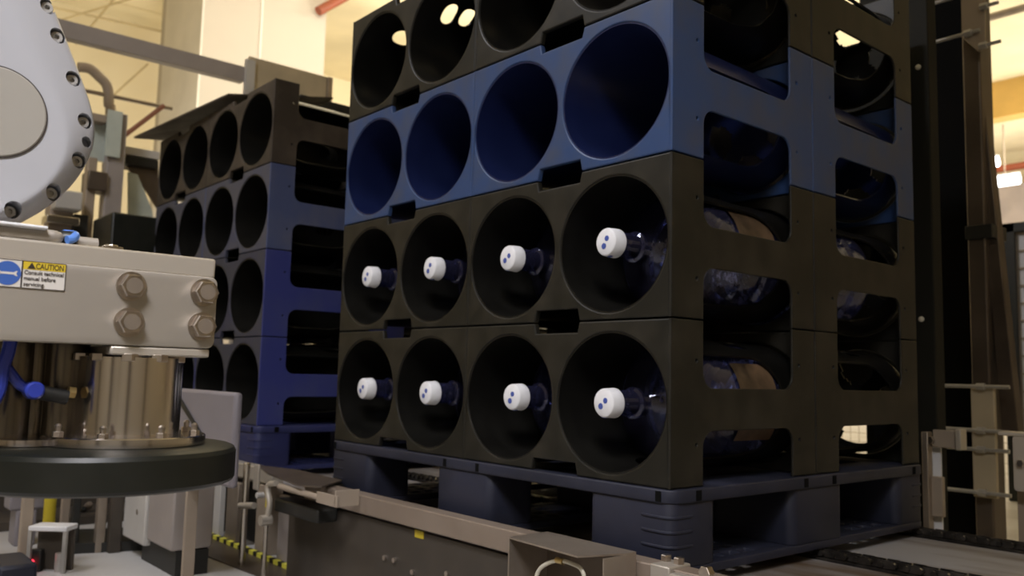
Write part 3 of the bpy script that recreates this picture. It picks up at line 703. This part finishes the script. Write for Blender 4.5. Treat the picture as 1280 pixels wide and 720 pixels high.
bm = N(); box(bm, (-2.33, a.y, a.z-.02), (-2.3, b.y+.6, a.z+.012)); part('tube', bm, 'darkmetal', hb, .002)
bm = N(); box(bm, (-2.34, b.y+.55, 0), (-2.29, b.y+.6, a.z-.02)); part('post', bm, 'darkmetal', hb, .002)
# thin rail and bent pipe
XM = -4.2
hr = thing('pipe_handrail', 'thin bent steel handrail behind the robot arm', 'handrail', (XM, at_ax(140, 120, 0, XM).y, 0))
bm = N(); tube(bm, [at_ax(x, y, 0, XM) for x, y in ((98, 84), (112, 86), (124, 96), (134, 108), (136, 130), (136, 180))] + [Vector((XM, at_ax(136, 180, 0, XM).y, 0))], .028); part('bent_pipe', bm, 'tan', hr)
a, b = at_ax(100, 112, 0, XM), at_ax(215, 136, 0, XM); bm = N(); cyl(bm, a, b, .012, 10); part('thin_rail', bm, 'dullsteel', hr)
# machine cabinet with post
XN = -3.4
mc = thing('palletiser_frame', 'pale steel machine frame with brown box behind the robot arm', 'machine', (XN, at_ax(130, 250, 0, XN).y, 0))
bm = N(); boxX(bm, 132, 140, 154, 320, XN, .08, True); part('post', bm, 'pinkpanel', mc, .004)
bm = N(); boxX(bm, 106, 196, 118, 320, XN, .06, True); part('post', bm, 'tan', mc, .004)
bm = N(); boxX(bm, 112, 142, 134, 152, XN, .1); part('top_rail', bm, 'tan', mc, .004)
bm = N(); boxX(bm, 110, 214, 135, 238, XN+.02, .12); part('motor_box', bm, 'brownsteel', mc, .005)
bm = N(); boxX(bm, 96, 150, 132, 200, XN-.06, .01); part('window_panel', bm, 'greenglass', mc)
bm = N(); boxX(bm, 133, 138, 152, 196, XN+.02, .012); part('window_panel', bm, 'greenglass', mc)
bm = N(); boxX(bm, 70, 238, 104, 262, XN+.1, .1); part('valve_block', bm, 'whitebox', mc, .008)
bm = N(); boxX(bm, 58, 270, 100, 280, XN+.12, .1); part('bright_rail', bm, 'steel', mc, .004)
bm = N(); boxX(bm, 60, 255, 90, 330, XN+.02, .1, True); part('lower_panel', bm, 'tan', mc, .004)
bm = N(); boxX(bm, 92, 268, 110, 300, XN+.06, .1); part('dark_block', bm, 'darkmetal', mc, .004)
sl = thing('sloping_chute', 'pale green sloping plate on brown bracket beside the far stack', 'chute', (XN-.2, at_ax(170, 230, 0, XN-.2).y, 0))
bm = N(); P = [at_ax(x, y, 0, XN-.1) for x, y in ((160, 215), (172, 218), (190, 262), (192, 275), (160, 275))]; prism(bm, P, (-.01, 0, 0)); part('plate', bm, 'greenglass', sl)
bm = N(); boxX(bm, 155, 186, 200, 196, XN-.12, .2); part('top_flange', bm, 'whitebox', sl, .003)
bm = N(); boxX(bm, 157, 197, 198, 208, XN-.12, .15); part('under_bracket', bm, 'darkmetal', sl, .003)
bm = N(); P = [at_ax(x, y, 0, XN-.15) for x, y in ((158, 208), (198, 204), (198, 262), (184, 240))]; prism(bm, P, (-.02, 0, 0)); part('side_web', bm, 'brownsteel', sl)
bm = N(); boxX(bm, 155, 275, 200, 320, XN-.14, .12, True); part('base', bm, 'dullsteel', sl, .003)
a, b = at_ax(155, 170, 0, XN-.3), at_ax(205, 132, 0, XN-.3); bm = N(); cyl(bm, a, b, .012, 8); solo('brace_rod', bm, 'brownred', 'thin reddish brace rod sloping up to the far stack', 'rod')
bm = N(); boxX(bm, 138, 268, 200, 330, -2.95, .3, True); o = solo('black_bin', bm, 'rubber', 'black bin standing left of the far stack', 'bin', bev=.01)

# --- lower left: enclosure boxes and small stand
en = thing('grey_enclosure', 'lilac grey sheet enclosure behind the gripper foot', 'enclosure', (-1.3, -.35, 0))
p = at_d(258, 490, 2.0); Yp = p.y
bm = N()
pa1, pb1 = at_ax(221, 486, 1, Yp), at_ax(294, 490, 1, Yp)
box(bm, (pa1.x, Yp, at_ax(258, 603, 1, Yp).z), (pb1.x, Yp+.02, (pa1.z+pb1.z)/2)); part('cabinet', bm, 'greybox', en, .008)
bm = N(); box(bm, (pa1.x+.045, Yp+.021, 0), (pa1.x+.057, Yp+.05, at_ax(258, 560, 1, Yp).z)); part('leg', bm, 'tan', en, .002)
bm = N(); a = at_ax(221, 490, 1, Yp-.002); b = at_ax(262, 560, 1, Yp-.002); prism(bm, [(a.x-.03, Yp-.004, a.z), (a.x+.004, Yp-.004, a.z), (b.x+.006, Yp-.004, b.z), (b.x-.01, Yp-.004, b.z)], (0, .003, 0)); part('strap', bm, 'darkmetal', en)
p = at_ax(190, 680, 2, .05)
wb = thing('white_cabinet', 'white control cabinet with beige side below the gripper foot', 'cabinet', (p.x, p.y, 0))
Yc = at_ax(185, 692, 2, 0).y-.06
bm = N(); boxY(bm, 155, 590, 182, 678, Yc, .12); part('body', bm, 'whitebox', wb, .006)
bx_ = at_ax(183, 640, 1, Yc).x
bm = N(); box(bm, (bx_, Yc+.005, at_ax(190, 680, 1, Yc).z), (at_ax(214, 640, 1, Yc).x, Yc+.12, at_ax(183, 590, 1, Yc).z)); part('side_door', bm, 'pinkpanel', wb, .006)
bm = N(); box(bm, (bx_-.08, Yc+.02, 0), (at_ax(214, 640, 1, Yc).x, Yc+.11, at_ax(190, 681, 1, Yc).z)); part('plinth', bm, 'darkmetal', wb)
p = at_ax(171, 640, 1, Yc-.001); bm = N(); cyl(bm, p, p+Vector((0, .004, 0)), .008, 12); part('lock', bm, 'dullsteel', wb)
p = at_ax(62, 714, 2, 0)
sd = thing('sensor_stand', 'small white topped sensor stand with red light at lower left', 'stand', (p.x, p.y, 0)); sd.rotation_euler = (0, 0, TH)
bm = N(); box(bm, (-.053, -.03, .112), (.053, .035, .126)); part('table_top', bm, 'white', sd, .003, True)
for x0 in (-.053, .043): bm = N(); box(bm, (x0, -.028, 0), (x0+.010, -.018, .112)); part('leg', bm, 'zinc', sd, 0, True)
bm = N(); box(bm, (-.05, .02, 0), (.05, .03, .112)); part('back_panel', bm, 'grime', sd, 0, True)
bm = N(); box(bm, (-.055, -.015, 0), (-.02, .005, .06)); part('sensor_body', bm, 'darkmetal', sd, .003, True)
bm = N(); cyl(bm, (-.043, -.015, .026), (-.043, -.024, .026), .007, 12); part('red_light', bm, 'led', sd, 0, True)
bm = N(); cyl(bm, (.025, 0, 0), (.025, 0, .05), .012, 14); part('chrome_fitting', bm, 'zinc', sd, 0, True)
pb_ = at_d(62, 640, 2.62); rb2 = 7/F*2.62
po = thing('yellow_bollard', 'yellow bollard post beyond the gripper foot', 'bollard', (pb_.x, pb_.y, 0))
bm = N(); cyl(bm, (pb_.x, pb_.y, 0), (pb_.x, pb_.y, .5), rb2, 20); part('post', bm, 'yellow', po)
bm = N(); lathe(bm, [(0, rb2), (.02, rb2*.9), (.03, .005)], (pb_.x, pb_.y, .5), (0, 0, 1), 20); part('cap', bm, 'yellow', po)
# background frame of posts, valves
vf = thing('valve_frame', 'steel frame of upright posts and valves below the gripper foot', 'frame', (-2.4, -.9, 0))
for q, (x0, x1, yb_, m) in enumerate(((20, 36, 712, 'tan'), (72, 84, 684, 'tan'), (86, 97, 690, 'darkmetal'), (116, 130, 690, 'dullsteel'), (132, 150, 690, 'grime'))):
    p = at_ax((x0+x1)/2, yb_, 2, 0); w_ = (x1-x0)/F*(p-CAM).dot(FW)/2
    bm = N(); box(bm, (p.x-w_*.8, p.y-w_*.8, 0), (p.x+w_*.8, p.y+w_*.8, .42)); part('post', bm, m, vf, .003)
bm = N()
p0, p1 = at_ax(-20, 668, 2, 0), at_ax(236, 668, 2, 0); box(bm, (p0.x-.3, p0.y+.0, 0), (p0.x-.28, p1.y, .38)); box(bm, (p0.x-.28, p0.y, 0), (p0.x-.02, p1.y, .03))
part('back_panel', bm, 'grime', vf)
for px, py, m in ((108, 634, 'dullsteel'), (104, 648, 'darkmetal'), (112, 652, 'dullsteel'), (103, 660, 'tan'), (110, 680, 'darkmetal'), (100, 640, 'darkmetal')):
    p = at_ax(px, py, 0, p0.x-.14); bm = N(); lathe(bm, [(0, .008), (.01, .013), (.03, .013), (.04, .007)], p, (.9, .1, .4), 12); part('valve', bm, m, vf)
bm = N(); P = [at_ax(x, y, 2, .0) for x, y in ((70, 694), (228, 685), (222, 668), (70, 674))]; prism(bm, P, (0, 0, .03)); part('base', bm, 'darkmetal', vf)  # dark slab added to stand for the clutter's shade on the floor
p = at_d(10, 625, 2.7); bm = N(); box(bm, (p.x-.06, p.y, p.z-.03), (p.x+.03, p.y+.1, p.z+.03)); box(bm, (p.x-.06, p.y+.02, 0), (p.x+.03, p.y+.08, p.z-.03)); 
solo('control_box', bm, 'greybox', 'lilac grey control box at the lower left edge', 'box', bev=.006)
p = at_d(8, 712, 2.2); bm = N(); box(bm, (p.x-.12, p.y-.03, 0), (p.x+.06, p.y+.06, p.z+.02)); 
bt = thing('motor_box', 'dark blue motor box in the lower left corner', 'box', (p.x, p.y, 0)); part('casing', bm, 'pallet', bt, .01)
bm = N(); cyl(bm, (p.x+.02, p.y-.05, p.z-.005), (p.x+.02, p.y-.03, p.z-.005), .02, 20); part('knob', bm, 'bluehose', bt)

# --- right: lift mast
ma = thing('lift_mast', 'tall black lift mast with clamped brown steel column', 'mast', (0, 1.6, 0))
Yu = 1.35; a, b = at_ax(1139, 300, 1, Yu), at_ax(1166, 300, 1, Yu)
bm = N(); box(bm, (a.x-.15, Yu, 0), (b.x, Yu+.06, 3.2)); part('black_upright', bm, 'mast', ma, .004)
for px, py in ((1148, 84), (1152, 399)):
    p = at_ax(px, py, 1, Yu); bm = N(); lathe(bm, [(0, .008), (.003, .008), (.005, .004), (.005, 0)], (p.x, Yu, p.z), (0, -1, 0), 16, cap1=False); part('pale_bolt', bm, 'greybolt', ma)
bm = N(); box(bm, (-1.25, 1.27, .53), (-.16, 1.30, 1.62)); part('light_block_plate', bm, 'mast', ma, .004)  # plate added behind the near stack to block light through its holes
Yk = 2.0; a, b = at_ax(1150, 300, 1, Yk), at_ax(1216, 300, 1, Yk); bm = N(); box(bm, (a.x-.2, Yk, 0.0), (b.x+.02, Yk+.02, 3.4)); part('dark_backdrop', bm, 'hole', ma)  # black backdrop added so the void beside the upright stays dark
Yc2 = 1.72
a, b = at_ax(1209, 300, 1, Yc2), at_ax(1232, 300, 1, Yc2); bm = N(); box(bm, (a.x, Yc2, 0), (b.x, Yc2+.10, 3.4)); part('column', bm, 'brownsteel', ma, .006)
bm = N(); boxY(bm, 1206, 281, 1240, 298, Yc2-.01, .12); part('joint_band', bm, 'darkmetal', ma, .002)
bm = N(); P = [at_ax(x, y, 1, Yc2+.03) for x, y in ((1212, 60), (1223, 60), (1273, 540), (1252, 540))]; prism(bm, P, (0, .05, 0)); part('leaning_strut', bm, 'brownsteel', ma, .003)
bm = N(); P = [at_ax(x, y, 1, Yc2-.03) for x, y in ((1200, -60), (1227, -60), (1231, 12), (1231, 60), (1222, 64), (1202, 46))]; prism(bm, P, (0, .012, 0)); part('clamp_plate', bm, 'tan', ma, .002)
bm = N(); boxY(bm, 1215, 483, 1244, 622, Yc2-.03, .02); part('clamp_plate', bm, 'tanlight', ma, .002)
def rod(a, b, y, r=.006):
    pa_, pb_ = at_ax(*a, 1, y), at_ax(*b, 1, y); bm = N(); zz = (pa_.z+pb_.z)/2
    cyl(bm, (pa_.x, y, zz), (pb_.x, y, zz), r, 12); rr = part('threaded_rod', bm, 'zinc', ma)
    return rr, zz, y
for a, b, n1 in (((1161, 5), (1192, -2), None), ((1161, 54), (1225, 38), (1210, 42)), ((1226, 9), (1248, 3), (1230, 8)), ((1226, 57), (1251, 52), (1229, 57)),
                 ((1170, 482), (1262, 484), (1226, 483)), ((1170, 537), (1262, 538), (1226, 538)), ((1180, 561), (1262, 562), (1226, 562)), ((1177, 614), (1264, 616), (1228, 617))):
    rr, zz, y = rod(a, b, Yc2-.04)
    if n1:
        p = at_ax(n1[0], n1[1], 1, y); bm = N(); hexa(bm, (p.x-.012, y, zz), (p.x+.012, y, zz), .012); part('nut', bm, 'zinc', rr)
lb = thing('side_bracket', 'tan bracket and stop plate behind the near stack corner', 'bracket', (at_ax(1175, 560, 1, 1.3).x, 1.3, 0))
bm = N(); boxY(bm, 1166, 538, 1197, 560, 1.30, .02); part('arm_plate', bm, 'tan', lb, .002)
bm = N(); boxY(bm, 1194, 537, 1201, 563, 1.285, .04); part('end_flange', bm, 'alu', lb, .002)
bm = N(); boxY(bm, 1162, 596, 1178, 646, 1.30, .02); part('stop_plate', bm, 'tan', lb, .002)
bm = N(); boxY(bm, 1153, 540, 1161, 690, 1.28, .03, True); part('post', bm, 'dullsteel', lb, .002)
p = at_ax(1164, 550, 1, 1.295); bm = N(); hexa(bm, p, p+Vector((0, -.012, 0)), .011); part('bracket_bolt', bm, 'bolt', lb)
bm = N(); boxY(bm, 1160, 556, 1177, 664, 1.325, .006); part('bright_gap_plate', bm, 'white', lb)  # white plate added to imitate bright gaps past the bracket
# stainless bracket at the right edge
ed = thing('steel_bracket', 'bright stainless bracket with bolt at the right edge', 'bracket', (at_ax(1275, 580, 1, 1.1).x, 1.1, 0))
Ye = 1.12
bm = N(); a, b = at_ax(1247, 541, 1, Ye), at_ax(1330, 545, 1, Ye); box(bm, (a.x, Ye, a.z-.006), (b.x, Ye+.08, a.z+.003)); part('top_flange', bm, 'brightplate', ed, .002)
za = a.z-.006; a, b = at_ax(1266, 580, 1, Ye), at_ax(1330, 580, 1, Ye); zb_ = at_ax(1270, 614, 1, Ye).z
bm = plate('e', rrect(a.x, zb_, b.x, za+.001, .008), [], .008, None, .001)
for v in bm.verts: v.co = Vector((v.co.x, Ye+.002+v.co.z, v.co.y))
part('face_plate', bm, 'brightplate', ed, angle=50)
bm = N(); p = at_ax(1276, 579, 1, Ye); hexa(bm, (p.x, Ye+.002, p.z), (p.x, Ye-.008, p.z), .009); part('bracket_bolt', bm, 'bolt', ed)
bm = N(); boxY(bm, 1272, 600, 1284, 690, Ye+.05, .03, True); part('leg', bm, 'tan', ed, .002)

# mesh door
md_ = thing('mesh_door', 'black framed wire mesh gate over a pale panel at the right edge', 'gate', (at_ax(1270, 400, 1, 3.6).x, 3.6, 0))
Yd = 3.6
a = at_ax(1250, 290, 1, Yd); b = at_ax(1268, 290, 1, Yd); zt = at_ax(1260, 279, 1, Yd).z; z2_ = at_ax(1260, 291, 1, Yd).z
bm = N(); box(bm, (a.x, Yd, 0), (b.x, Yd+.05, zt)); part('stile', bm, 'rubber', md_, .004)
bm = N(); box(bm, (a.x, Yd, z2_), (a.x+1.2, Yd+.05, zt)); part('top_frame', bm, 'rubber', md_, .004)
bm = N(); boxY(bm, 1244, 278, 1250, 318, Yd+.01, .03); part('yellow_latch', bm, 'yellow', md_)
bm = N()
xx = b.x
while xx < b.x+1.0: cyl(bm, (xx, Yd+.02, .1), (xx, Yd+.02, z2_), .004, 6); xx += .045
zz = .1
while zz < z2_: cyl(bm, (b.x, Yd+.024, zz), (b.x+1.0, Yd+.024, zz), .004, 6); zz += .09
part('wire_mesh', bm, 'dullsteel', md_)
bm = N(); box(bm, (b.x, Yd+.04, .02), (b.x+1.0, Yd+.045, z2_)); part('pale_panel', bm, 'white', md_)
# yellow-lit mesh behind the near stack
wf = thing('wire_fence', 'pale wire fence seen low through the near stack', 'fence', (-1.6, 4.4, 0))
bm = N(); xx = -2.2
while xx < -.6: cyl(bm, (xx, 4.4, 0), (xx, 4.4, 1.2), .002, 6); xx += .06
zz = .06
while zz < 1.2: cyl(bm, (-2.2, 4.404, zz), (-.6, 4.404, zz), .002, 6); zz += .06
part('wire_mesh', bm, 'dullsteel', wf)
for xx in (-2.22, -.6):
    bm = N(); box(bm, (xx, 4.38, 0), (xx+.04, 4.42, 1.25)); part('post', bm, 'yellow', wf)

# ------------------------------------------------------------------ hall
def struct(name, bm, m): return solo(name, bm, m, kind='structure')
ZC = 5.2
bm = N(); box(bm, (-11, -8, -.05), (9, 20, 0)); struct('floor', bm, 'floor')
bm = N(); box(bm, (-11, -8, ZC), (9, 20, ZC+.05)); struct('ceiling', bm, 'ceil')
bm = N(); box(bm, (-11.1, -8, 0), (-11, 20, ZC)); struct('wall_left', bm, 'cream')
bm = N(); box(bm, (-11, 20, 0), (9, 20.1, ZC)); struct('wall_back', bm, 'grey_hall')
bm = N(); box(bm, (9, -8, 0), (9.1, 20, ZC)); struct('wall_right', bm, 'creamshade')
bm = N(); box(bm, (-11, -8.1, 0), (9, -8, ZC)); struct('wall_front', bm, 'creamshade')
for x, y in ((4.2, -2.2), (3.2, -5.2), (5.5, .8), (1.0, -6.8)):
    bm = N(); box(bm, (x-.2, y-.2, 0), (x+.2, y+.2, ZC)); struct('reflection_pillar', bm, 'brownsteel')  # pillars added out of view as dark streaks for the steel tube to reflect
# column box in front of the left wall
a = at_ax(205, 100, 0, -8.); b = at_ax(404, 100, 0, -8.); e = at_ax(250, 100, 0, -8.)
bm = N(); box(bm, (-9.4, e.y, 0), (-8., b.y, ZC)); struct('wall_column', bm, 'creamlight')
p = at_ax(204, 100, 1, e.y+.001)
bm = N(); box(bm, (p.x, e.y-.02, 0), (-8.001, e.y, ZC)); struct('shade_face', bm, 'creamshade')  # column's left face, with its greyer shade put into the colour
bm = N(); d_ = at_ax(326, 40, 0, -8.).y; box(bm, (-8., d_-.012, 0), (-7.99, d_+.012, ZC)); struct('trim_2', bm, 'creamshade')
# red roof beam upper centre, ochre beam at right, red pipe
bm = N(); cyl(bm, at_ax(398, 14, 0, -7.9), at_ax(446, -12, 0, -7.9), .055, 12); solo('ceiling_pipe', bm, 'red', 'red pipe crossing the cream wall above the racks', 'pipe')
yb = 12.6; a, b = at_ax(1232, 118, 1, yb), at_ax(1232, 150, 1, yb)
bm = N(); box(bm, (-11, yb, b.z), (9, yb+.3, ZC)); struct('beam', bm, 'ochre')
yb2 = 6.5; 
bm = N(); box(bm, (-11, yb2, ZC-.3), (-3.2, yb2+.3, ZC)); struct('beam', bm, 'ochre')
a, b = at_ax(1238, 213, 1, 16.5), at_ax(1300, 203, 1, 16.5); bm = N(); cyl(bm, (a.x-3, 16.5, a.z), (b.x+3, 16.5, a.z), .07, 12); solo('ceiling_pipe', bm, 'red', 'red pipe under the far ceiling at the right', 'pipe')
a, b = at_ax(1225, 25, 1, 6.), at_ax(1310, 2, 1, 6.); bm = N(); cyl(bm, (a.x, 6, a.z), (b.x+2, 6, a.z), .03, 10); solo('ceiling_conduit', bm, 'dullsteel', 'thin grey conduit under the ceiling at upper right', 'conduit')
# roof trusses upper left
tr = thing('roof_truss', 'thin yellowish roof truss lines high at the upper left', 'truss', (-9.5, -.5, ZC-.6))
for a, b in (((60, 30), (175, -5)), ((95, 55), (150, -10)), ((60, 8), (205, 40)), ((180, 0), (205, 3)), ((150, 60), (400, 130)), ((185, 80), (130, 130))):
    bm = N(); cyl(bm, at_ax(*a, 0, -10.2), at_ax(*b, 0, -10.2), .014, 6); part('truss_bar', bm, 'truss', tr)
for px, py, y, L, nm in ((1241, 203, 15.5, .22, 'small glowing ceiling lamp at the right edge'), (1256, 226, 15., .5, 'long glowing lamp below the small lamp at right')):
    p = at_ax(px, py, 1, y); t = thing('hall_lamp', nm, 'lamp', (p.x, y, p.z))
    bm = N(); lathe(bm, [(0, .02), (.02, .09), (L-.02, .09), (L, .02)], (p.x-L/2, y, p.z), (1, 0, 0), 16); part('tube', bm, 'lamp', t)
    bm = N(); box(bm, (p.x-L/2, y-.02, p.z+.09), (p.x+L/2, y+.02, p.z+.12)); part('housing', bm, 'white', t)
    bm = N(); cyl(bm, (p.x, y, p.z+.12), (p.x, y, ZC), .012, 8); part('hanger', bm, 'dullsteel', t)

# ------------------------------------------------------------------ light
wd_ = bpy.data.worlds.new('world'); scn.world = wd_; wd_.use_nodes = True
bg = wd_.node_tree.nodes['Background']; bg.inputs[0].default_value = (.82, .84, 1, 1); bg.inputs[1].default_value = .22
def area(name, loc, target, size, sy, power, col):
    l = bpy.data.lights.new(name, 'AREA'); l.shape = 'RECTANGLE'; l.size = size; l.size_y = sy; l.energy = power; l.color = col
    o = bpy.data.objects.new(name, l); COL.objects.link(o); o.location = loc
    o.rotation_euler = (Vector(target)-Vector(loc)).to_track_quat('-Z', 'Y').to_euler(); return o
WARM = (1, .93, .80); COOL = (.95, .94, 1)
for i, (x, y) in enumerate(((-5.6, 3.0), (-6.5, 6), (-5, 10), (-3, 15), (-8, 14))):
    area('hall_light', (x, y, ZC-.1), (x-3.5, y, 0), 2.2, .5, 75 if i == 0 else 130, WARM)
area('ceiling_fill', (-5, 6, 1.5), (-5.3, 6.4, 5), 2.4, 1.2, 260, WARM)  # added lamp hidden behind the near stack, brightens the ceiling
area('ceiling_fill', (-7.2, 1.4, 1.0), (-8.5, 1.2, 5), 1.2, .8, 110, WARM)  # added fill hidden behind the far stack for the left ceiling
area('ceiling_fill', (-1.2, 13, 1.2), (-3, 13, 5), 2.4, 1.2, 300, WARM)  # out-of-view fill added for the ceiling at the right
area('wash_light', (-4.5, 2.6, 4.3), (-10.9, 2.2, 2.6), 2.0, 1, 35, WARM)
area('front_light', (-1.5, -2.1, 3.5), (-.7, -.1, 1.0), 1.4, .5, 58, COOL)
ol = area('overhead_light', (1.3, -1.8, 2.5), (.06, -1.0, .75), .9, .4, 13, COOL); ol.data.spread = math.radians(75)
area('rear_room_light', (4.5, -5, ZC-.1), (4.5, -5, 0), 2.4, .6, 115, WARM)
scn.view_settings.view_transform = 'Standard'; scn.view_settings.look = 'None'; scn.view_settings.exposure = 0
scn.cycles.use_denoising = True; scn.cycles.max_bounces = 6; scn.cycles.transparent_max_bounces = 16
scn.cycles.sample_clamp_indirect = 4
